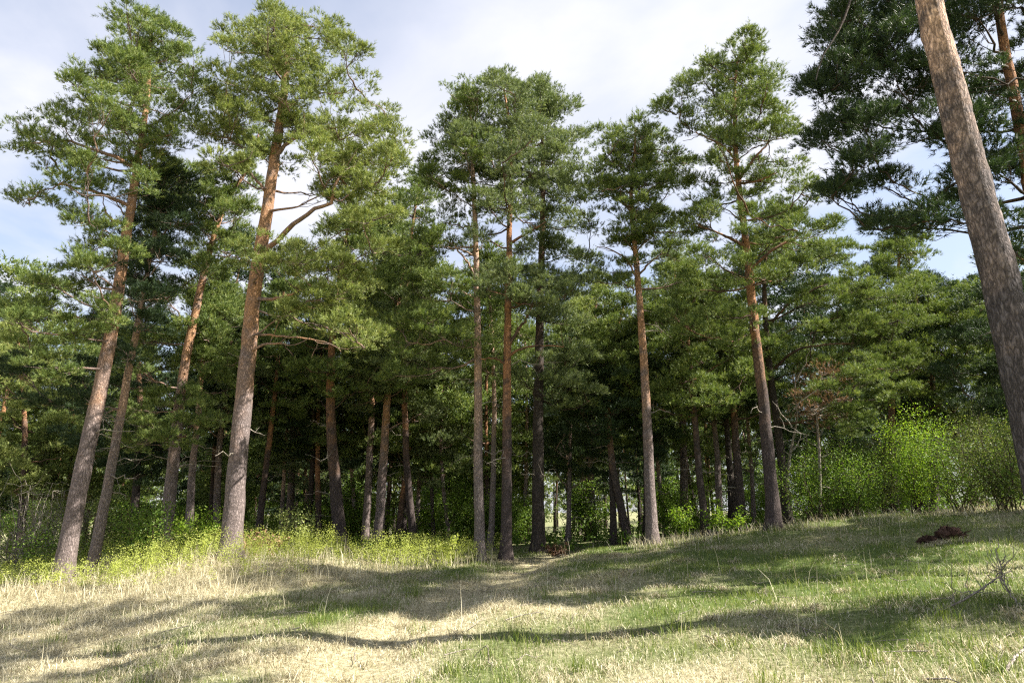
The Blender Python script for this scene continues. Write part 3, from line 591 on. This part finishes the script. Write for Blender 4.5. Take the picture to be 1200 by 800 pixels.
px_pine('dark pine filling the gap between the left trunks', (155, 648), 23, (165, 350), 12, 560, 2.4, 36, .62, D_, group=SECOND)
for lb, b_, Y_, t_p, w_ in [('thin straight pole pine between the right leaning brown pine and the pale slim pine', (487, 642), 29, (490, 380), 6), ('thin pole pine just right of the middle pair', (612, 645), 28, (614, 390), 6), ('thin pole pine seen left of the short black trunked pine', (697, 642), 28, (696, 400), 6),
    ('thin dark pole pine right of the lone rounded crown pine', (782, 634), 27, (776, 380), 6), ('thin pole pine left of the narrow black trunked pine', (330, 644), 28, (338, 400), 6), ('thin pole pine left of the tall airy crowned pine', (884, 622), 26, (868, 380), 6), ('thin lit pole pine between the stout pine and the leaning brown pine', (420, 646), 28, (424, 400), 6)]:
    px_pine(lb, b_, Y_, t_p, w_ * 1.1, 540, 1.4, 16, .55, (NEEDLE, BARK_PALE), group=SECOND, hf_mid=3)
px_pine('dusky pine behind the orange topped stout pine', (340, 640), 30, (345, 300), 12, 520, 2.4, 32, .64, B_, group=SECOND)
px_pine('dusky pine in the gap right of the middle pair', (690, 640), 30, (700, 330), 12, 520, 2.4, 32, .64, (NEEDLE_WARM, BARK), group=SECOND)
px_pine('dusky pine in the gap left of the airy crowned pine', (800, 632), 28, (790, 300), 12, 500, 2.4, 34, .64, B_, group=SECOND)

# pale dead leaning snag and browned branch by the right shrubs
t_ = thing('dead_snag', 'bare pale dead stem leaning among the shrubs on the right', 'dead tree', (*at(920, 618, 21)[:2], gz(*at(920, 618, 21)[:2])))
tb = np.array(t_.location); tt = Tubes(); tt.add(smooth_path([[0, 0, -.2], at(924, 545, 21) - tb, at(934, 490, 21) - tb, at(931, 455, 21) - tb, at(938, 425, 21) - tb], 18), np.linspace(.055, .02, 18), 8, .6, .05); link('trunk', tt.mesh('trunk', [TWIG_GREY]), t_)
tt = Tubes()
for (a, b) in (((930, 480), (960, 455)), ((928, 500), (905, 470)), ((934, 445), (950, 410)), ((926, 530), (950, 505))): tt.add(limb_path(at(*a, 19) - tb, at(*b, 18.7) - tb, -.05, 6), np.linspace(.025, .006, 6), 5, .6)
link('dead_branch', tt.mesh('dead_branch', [TWIG_GREY]), t_)
pine('small dead pine with rust brown needles by the right shrubs', [(962, 618), (960, 540), (957, 480), (962, 435)], 20, .12,
     [(960, 455, 12), (975, 470, 11), (950, 480, 10), (985, 490, 9), (965, 500, 10), (975, 440, 8), (990, 470, 7)], (NEEDLE_DEAD, TWIG_GREY), dict(FINE, dens=1.0, shoots=9, k=7), crown_py=520, extra=.4, dead=6, name='dead_pine')

# --- individual pines deeper in the forest: five kinds, copied
DEEP = 'slim pines deep inside the forest'
protos = [auto_pine('slim pine deep inside the forest behind the front rows', x, y, H, w, c0, rad, n, .9, mats, COARSE, group=DEEP, hf_mid=4, dead=0, sides=7, split=False)
          for x, y, H, w, c0, rad, n, mats in [(-6, 33, 15, .26, .32, 2.5, 34, N_), (3, 36, 14, .22, .34, 2.3, 32, D_), (8.5, 31, 13, .24, .28, 2.6, 34, B_), (-14, 34, 13, .26, .2, 2.7, 36, N_), (16, 34, 14, .26, .16, 2.8, 38, D_)]]
spots = []; tries = 0
while len(spots) < 56 and tries < 6000:
    tries += 1
    y = rng.uniform(26, 52); x = rng.uniform(-.85, .85) * y
    if all(math.hypot(x - a, y - b) > 2.6 for a, b in spots + [(p_.location.x, p_.location.y) for p_ in protos]): spots.append((x, y))
for n_, (x, y) in enumerate(spots):
    k = protos[rng.integers(0, 5)] if abs(x) < .5 * y else protos[rng.integers(3, 5)]
    s = rng.uniform(.72, 1.02); dup(k, (x, y, gz(x, y)), rng.uniform(0, 6.28), (s, s, s * rng.uniform(.9, 1.08)))

# --- the far wood closes the view as one mass
VV, FF, TT, o_ = [], [], [], 0
tt = Tubes()
for _ in range(230):
    y = rng.uniform(54, 95); x = rng.uniform(-.95, .95) * y; z = gz(x, y); H = rng.uniform(9, 14)
    tr = np.stack([np.full(12, x), np.full(12, y), np.linspace(z, z + H, 12)], -1); tt.add(tr, np.linspace(.16, .03, 12), 5, .8)
    cl = auto_clumps(tr, z + .12 * H, z + H, 2.7, 16, 1.1); P, D, L_, _p = foliage(cl, dict(pad=.7, shoots=6, dens=2, len=.4)); v, f, t = needles(P, D, L_, 4, .35, .12)
    VV.append(v); FF.append(f + o_); TT.append(t); o_ += len(v)
far = link('far_woods', mesh_from('far_woods', np.concatenate(VV), np.concatenate(FF), [NEEDLE], {'tone': np.concatenate(TT)}))
tag(far, 'distant mass of pine wood closing the view behind the forest', 'far woods', kind='stuff')
fs = link('stems', tt.mesh('stems', [BARK_DARK]), far)

# --- pines just outside the right of the frame: they throw the shade bands over the clearing
OUT = 'pines right of the clearing'
for x, y, H, c0, rad in [(9.9, 6.5, 7.0, .38, 1.3), (13.8, 11.6, 18, .4, 2.6), (17.5, 12.9, 17, .35, 2.7), (21.5, 12.0, 18, .35, 2.8)]:
    auto_pine('tall pine standing right of the clearing beyond the leaning trunk' if H > 10 else 'young pine standing right of the clearing beyond the leaning trunk', x, y, H, .4 if H > 10 else .2, c0, rad, 36 if H > 10 else 16, .8 if H > 10 else .5, N_, MID, group=OUT)

# ------------------------------------------------------------------ shrubs
def shrub(name, label, cat, px, py, Yd, h, rad, nleaf, mat, ll=.052, group=None, stems=9, bare=0, loc=None, dome=.75, mstem=None):
    if loc is None: b = at(px, py, Yd); loc = (b[0], Yd, gz(b[0], Yd))
    root = thing(name, label, cat, loc, group); t = Tubes(); tips = []
    for s_ in range(stems):
        az = rng.uniform(0, 6.28); rr = rad * rng.uniform(.15, .95); hh = h * (1 - dome * .55 * (rr / rad) ** 2) * rng.uniform(.75, 1.02)
        p0 = np.array([rng.normal(0, .12 * rad), rng.normal(0, .12 * rad), -.08]); p1 = np.array([math.cos(az) * rr, math.sin(az) * rr, hh])
        pth = limb_path(p0, p1, -.03, 7, .05); t.add(pth, np.linspace(.02, .005, 7), 5, .7)
        for _k in range(5):
            q = pth[rng.integers(2, 7)]; e = q + unit(rng.normal(size=3) + np.array([math.cos(az), math.sin(az), .7])) * h * rng.uniform(.1, .28)
            tp = limb_path(q, e, .03, 5, .05); t.add(tp, np.linspace(.008, .003, 5), 4, .6); tips.append(tp); tips.append(pth[3:])
    link('stem', t.mesh('stem', [mstem or STEM]), root)
    allp = np.concatenate(tips); allp = allp[allp[:, 2] > .05 * h]
    idx = rng.integers(0, len(allp), nleaf); P = allp[idx] + rng.normal(0, .075 * h, (nleaf, 3)) * np.array([1, 1, .8]); P[:, 2] = np.maximum(P[:, 2], .05)
    tone = np.clip(rng.normal(.5, .25, nleaf), 0, 1)
    V, Fc, T = leaves(P, np.array([[.2, -.1, 1.]]) * np.ones((nleaf, 1)), ll, ll * .62, tone)
    link('foliage', mesh_from('foliage', V, Fc, [mat], {'tone': T}), root)
    return root
SHR = 'shrubs along the right forest edge'
SHK = 1.6
for a in [('bright lime green shrub, tallest of the right forest edge', 1075, 604, 18.6, 2.8, 1.25, 5200, BUSH_LIME),
          ('low green shrub in front of the thin dark pine', 1000, 606, 18.4, 1.6, 1.1, 3200, BUSH_GREEN),
          ('yellowish green shrub right of the tallest lime shrub', 1128, 603, 18, 2.5, 1.3, 4200, BUSH_GREEN),
          ('olive shrub under the huge leaning trunk', 1182, 600, 16.5, 2.3, 1.3, 4200, BUSH_OLIVE),
          ('wide green shrub at the right edge of the photo', 1230, 598, 15.5, 2.2, 1.3, 3600, BUSH_GREEN),
          ('dull green shrub between the dark pine and the lime shrub', 955, 612, 18.6, 1.9, 1.1, 3000, BUSH_GREEN),
          ('dark shrub behind the lime shrubs', 1035, 600, 21, 2.6, 1.4, 3600, BUSH_OLIVE),
          ('tall leafy shrub behind the browned small pine', 985, 604, 21, 2.9, 1.2, 3000, BUSH_GREEN),
          ('pale leaved shrub behind the tallest lime shrub', 1150, 600, 20, 3.0, 1.3, 3400, BUSH_PALE)]:
    shrub('shrub', a[0], 'shrub', *a[1:6], int(a[6] * SHK), a[7], .05, SHR, 13)
shrub('shrub', 'small pale lime shrub at the foot of the leaning trio', 'shrub', 850, 628, 19.5, .95, .8, 1500, BUSH_LIME, .07)
shrub('shrub', 'small lime shrub left of the leaning trio', 'shrub', 805, 634, 20.5, 1.0, .6, 1100, BUSH_LIME, .07)
shrub('shrub', 'loose leafy shrub between the two outer left pines and the leaning pine', 'shrub', 158, 668, 16.6, 1.7, 1.1, 3600, BUSH_GREEN, .06)
shrub('shrub', 'small bright shrub left of the outermost left pine', 'shrub', 55, 680, 18, 1.4, 1.1, 2600, BUSH_GREEN, .06)
shrub('shrub', 'bright shrub between the leaning pine and the tallest pine', 'shrub', 236, 650, 17.5, 1.3, .9, 2400, BUSH_LIME, .06)
shrub('shrub', 'pale blossoming shrub right of the tallest left pine', 'shrub', 342, 655, 17.5, 1.1, .8, 2400, BUSH_PALE, .06)
shrub('shrub', 'olive shrub behind the two outer left pines', 'shrub', 100, 650, 21, 2.2, 1.5, 3600, BUSH_OLIVE)
shrub('shrub', 'bare grey brown thicket at the left edge', 'shrub', 22, 680, 19, 2.8, 1.5, 1500, BUSH_OLIVE, .05, None, 24, mstem=TWIG_GREY)
shrub('shrub', 'sparse brown thicket beside the bare left thicket', 'shrub', 62, 665, 22, 2.6, 1.4, 2200, BUSH_OLIVE, .05, None, 28, mstem=TWIG_GREY)
shrub('shrub', 'leafy weedy bush at the foot of the pale slim pine', 'shrub', 525, 668, 17.2, .7, .5, 900, WEED, .07)
shrub('dead_brush', 'rusty brown dead ferny brush right of the tallest left pine', 'dead brush', 305, 660, 16.6, .65, .7, 1200, NEEDLE_DEAD, .07)
shrub('dead_brush', 'dark brown dead brush at the foot of the thick dark barked pine', 'dead brush', 655, 652, 19.6, .34, .6, 600, BRACKEN, .07)
for lb, px, Y_, h_ in [('bright leafy bush in the gap behind the thick dark barked pine', 690, 29, 2.0), ('bright leafy bush in the gap behind the middle pair', 604, 30, 2.0), ('bright leafy bush in the gap left of the pale slim pine', 478, 29, 2.2), ('bright leafy bush behind the lone rounded crown pine', 792, 26, 1.8)]:
    shrub('shrub', lb, 'shrub', px, 640, Y_, h_, 1.3, 3000, BUSH_LIME, .075)
UND = 'understory bushes inside the forest'
up = [shrub('understory_bush', 'leafy bush growing between the stems inside the forest', 'bush', 0, 0, 0, h, r_, n * 2, m_, .075, UND, 9, loc=(x, y, gz(x, y)))
      for x, y, h, r_, n, m_ in [(-2.5, 27.5, 2.6, 1.5, 2600, BUSH_GREEN), (3.0, 27, 2.2, 1.4, 2400, BUSH_GREEN), (-7, 28, 2.8, 1.5, 2600, BUSH_GREEN)]]
for n_ in range(58):
    y = rng.uniform(25.5, 40); x = rng.uniform(-.72, .62) * y
    if n_ >= 34: y = rng.uniform(40, 52); x = rng.uniform(-.6, .6) * y
    s = rng.uniform(.75, 1.25) * (1.7 if n_ >= 34 else 1); dup(up[n_ % 3], (x, y, gz(x, y)), rng.uniform(0, 6.28), (s, s, s * rng.uniform(.8, 1.2)))

# ------------------------------------------------------------------ small things on the ground
def clod(label, px, py, Yd, size, seed, name='rotten_stump', cat='stump'):
    b = at(px, py, Yd); root = thing(name, label, cat, (b[0], Yd, gz(b[0], Yd)))
    r2 = np.random.default_rng(seed); nu, nv = 36, 20
    th = np.linspace(0, 2 * np.pi, nu, endpoint=False); ph = np.linspace(-.35, np.pi / 2, nv); A, B = np.meshgrid(th, ph)
    rr = 1 + .28 * np.sin(3 * A + seed) * np.cos(B) + .22 * np.sin(5 * A + 2 * B) + r2.normal(0, .17, A.shape)
    V = np.stack([np.cos(A) * np.cos(B) * rr * size, np.sin(A) * np.cos(B) * rr * size * .7, np.sin(B) * rr * size * .62], -1).reshape(-1, 3)
    i = np.arange(nv - 1)[:, None] * nu; j = np.arange(nu)[None, :]; Fq = np.stack([i + j, i + (j + 1) % nu, i + nu + (j + 1) % nu, i + nu + j], -1).reshape(-1, 4)
    link('stump_body', mesh_from('stump_body', V, Fq, [ROT], {'hf': np.full(len(V), .5)}), root)
    for _ in range(7):
        t = Tubes(); az = rng.uniform(0, 6.28); q = np.array([math.cos(az), math.sin(az) * .7, .3]) * size * .7; t.add(limb_path(q, q + np.array([math.cos(az), math.sin(az), rng.uniform(-.2, .9)]) * size * rng.uniform(.4, .9), .1, 6, .08), np.linspace(.025, .006, 6), 6, .5)
        link('root', t.mesh('root', [ROT]), root)
    return root
clod('dark red brown rotten stump in the shaded grass on the right', 1112, 632, 13.2, .26, 3)
clod('small dark clod left of the rotten stump', 1090, 641, 13.1, .16, 5, 'soil_clod', 'clod')
def fallen(label, pts, Yd, rads, twigs, mat=TWIG_GREY, name='fallen_branch'):
    w = [at(a, b, y_) for (a, b), y_ in zip(pts, Yd)]; base = w[0].copy(); base[2] = gz(base[0], base[1]); root = thing(name, label, 'branch', base)
    pp = smooth_path(np.array(w) - base, 22); pp += rng.normal(0, .008, pp.shape)
    t = Tubes(); t.add(pp, np.linspace(rads[0], rads[1], 22), 7, .6); link('branch_stem', t.mesh('branch_stem', [mat]), root)
    for _ in range(twigs):
        t = Tubes(); q = pp[rng.integers(5, 22)]; e = q + unit(rng.normal(size=3) + unit(pp[-1] - pp[0]) + np.array([0, 0, .5])) * rng.uniform(.15, .5); t.add(limb_path(q, e, .1, 6, .07), np.linspace(.006, .002, 6), 5, .6); link('twig', t.mesh('twig', [mat]), root)
fallen('long bare pale dead branch slanting up out of the grass on the right', [(1075, 733), (1110, 712), (1142, 695), (1168, 678), (1186, 668)], [7.4, 7.4, 7.5, 7.6, 7.7], (.013, .006), 12)
fallen('second bare dead branch at the right edge above the straw', [(1200, 715), (1180, 690), (1172, 665), (1166, 645)], [7.3, 7.4, 7.5, 7.6], (.012, .004), 14)
fallen('pale broken stick in the straw at the lower right corner', [(1172, 800), (1182, 780), (1194, 765), (1203, 757)], [5.3, 5.4, 5.5, 5.55], (.014, .009), 3)
fallen('thin bent straw stalk standing in front of the clearing', [(578, 792), (573, 770), (570, 757), (556, 768)], [7, 7, 7, 7.1], (.006, .003), 0, TWIG_GREY, 'bent_stalk')

tl = Tubes(); lx, ly = scatter(420, 4.6, 26, 1.0)
for a, b in zip(lx, ly):
    ln = rng.uniform(.12, .6); az = rng.uniform(0, 6.28); q = np.array([math.cos(az), math.sin(az)]) * ln
    e = [np.array([a, b, 0]) + np.array([q[0] * f_, q[1] * f_, 0]) + rng.normal(0, .03 * ln, 3) for f_ in (0, .35, .7, 1)]
    for v_ in e: v_[2] = gz(v_[0], v_[1]) + .02 + abs(rng.normal(0, .02))
    tl.add(np.array(e), np.linspace(rng.uniform(.004, .009), .002, 4), 4, .3)
tag(link('twig_litter', tl.mesh('twig_litter', [TWIG_GREY])), 'small dead twigs scattered over the grass', 'twig litter', kind='stuff')

# ------------------------------------------------------------------ light
SUN_EL, SUN_AZ = 47, -10      # azimuth measured from +X towards +Y
sd = Vector((math.cos(R(SUN_EL)) * math.cos(R(SUN_AZ)), math.cos(R(SUN_EL)) * math.sin(R(SUN_AZ)), math.sin(R(SUN_EL))))
sun_d = bpy.data.lights.new('sun', 'SUN'); sun_d.energy = 5; sun_d.angle = R(.53); sun_d.color = (1, .94, .84)
sun = bpy.data.objects.new('sun', sun_d); COL.objects.link(sun); sun.rotation_euler = sd.to_track_quat('Z', 'Y').to_euler()
W_ = bpy.data.worlds.new('World'); S.world = W_; W_.use_nodes = True; nt = W_.node_tree; nt.nodes.clear(); L = nt.links.new; N = nt.nodes.new
sky = N('ShaderNodeTexSky'); sky.sky_type = 'NISHITA'; sky.sun_disc = False; sky.sun_elevation = R(SUN_EL); sky.sun_rotation = R(90 - SUN_AZ); sky.air_density = 1.0; sky.dust_density = 1.6; sky.ozone_density = 1.5
bg = N('ShaderNodeBackground'); bg.inputs[1].default_value = .072; L(sky.outputs[0], bg.inputs[0])
tc = N('ShaderNodeTexCoord'); sep = N('ShaderNodeSeparateXYZ'); L(tc.outputs['Generated'], sep.inputs[0])
mz = N('ShaderNodeMath'); mz.operation = 'MAXIMUM'; L(sep.outputs['Z'], mz.inputs[0]); mz.inputs[1].default_value = .12
dv = N('ShaderNodeVectorMath'); dv.operation = 'DIVIDE'; cmb = N('ShaderNodeCombineXYZ')
for k in range(3): L(mz.outputs[0], cmb.inputs[k])
L(tc.outputs['Generated'], dv.inputs[0]); L(cmb.outputs[0], dv.inputs[1])
nz = N('ShaderNodeTexNoise'); nz.inputs['Scale'].default_value = .9; nz.inputs['Detail'].default_value = 7; nz.inputs['Roughness'].default_value = .52; nz.inputs['Distortion'].default_value = .3; L(dv.outputs[0], nz.inputs['Vector'])
mk = ramp(nt, [(.43, (.36, .36, .36)), (.64, (.97, .97, .97))], nz.outputs['Fac'])
bc = N('ShaderNodeBackground'); bc.inputs[0].default_value = (.905, .915, 1, 1); bc.inputs[1].default_value = .335
mixw = N('ShaderNodeMixShader'); L(mk, mixw.inputs[0]); L(bg.outputs[0], mixw.inputs[1]); L(bc.outputs[0], mixw.inputs[2])
wo = N('ShaderNodeOutputWorld'); L(mixw.outputs[0], wo.inputs[0])

vs = S.view_settings; vs.view_transform = 'Standard'; vs.look = 'None'; vs.exposure = 1.75; vs.gamma = 1; vs.use_curve_mapping = False
S.render.engine = 'CYCLES'; c = S.cycles
c.max_bounces = 6; c.diffuse_bounces = 2; c.glossy_bounces = 2; c.transmission_bounces = 3; c.transparent_max_bounces = 4
c.caustics_reflective = False; c.caustics_refractive = False
c.use_denoising = False; c.filter_width = 1.25
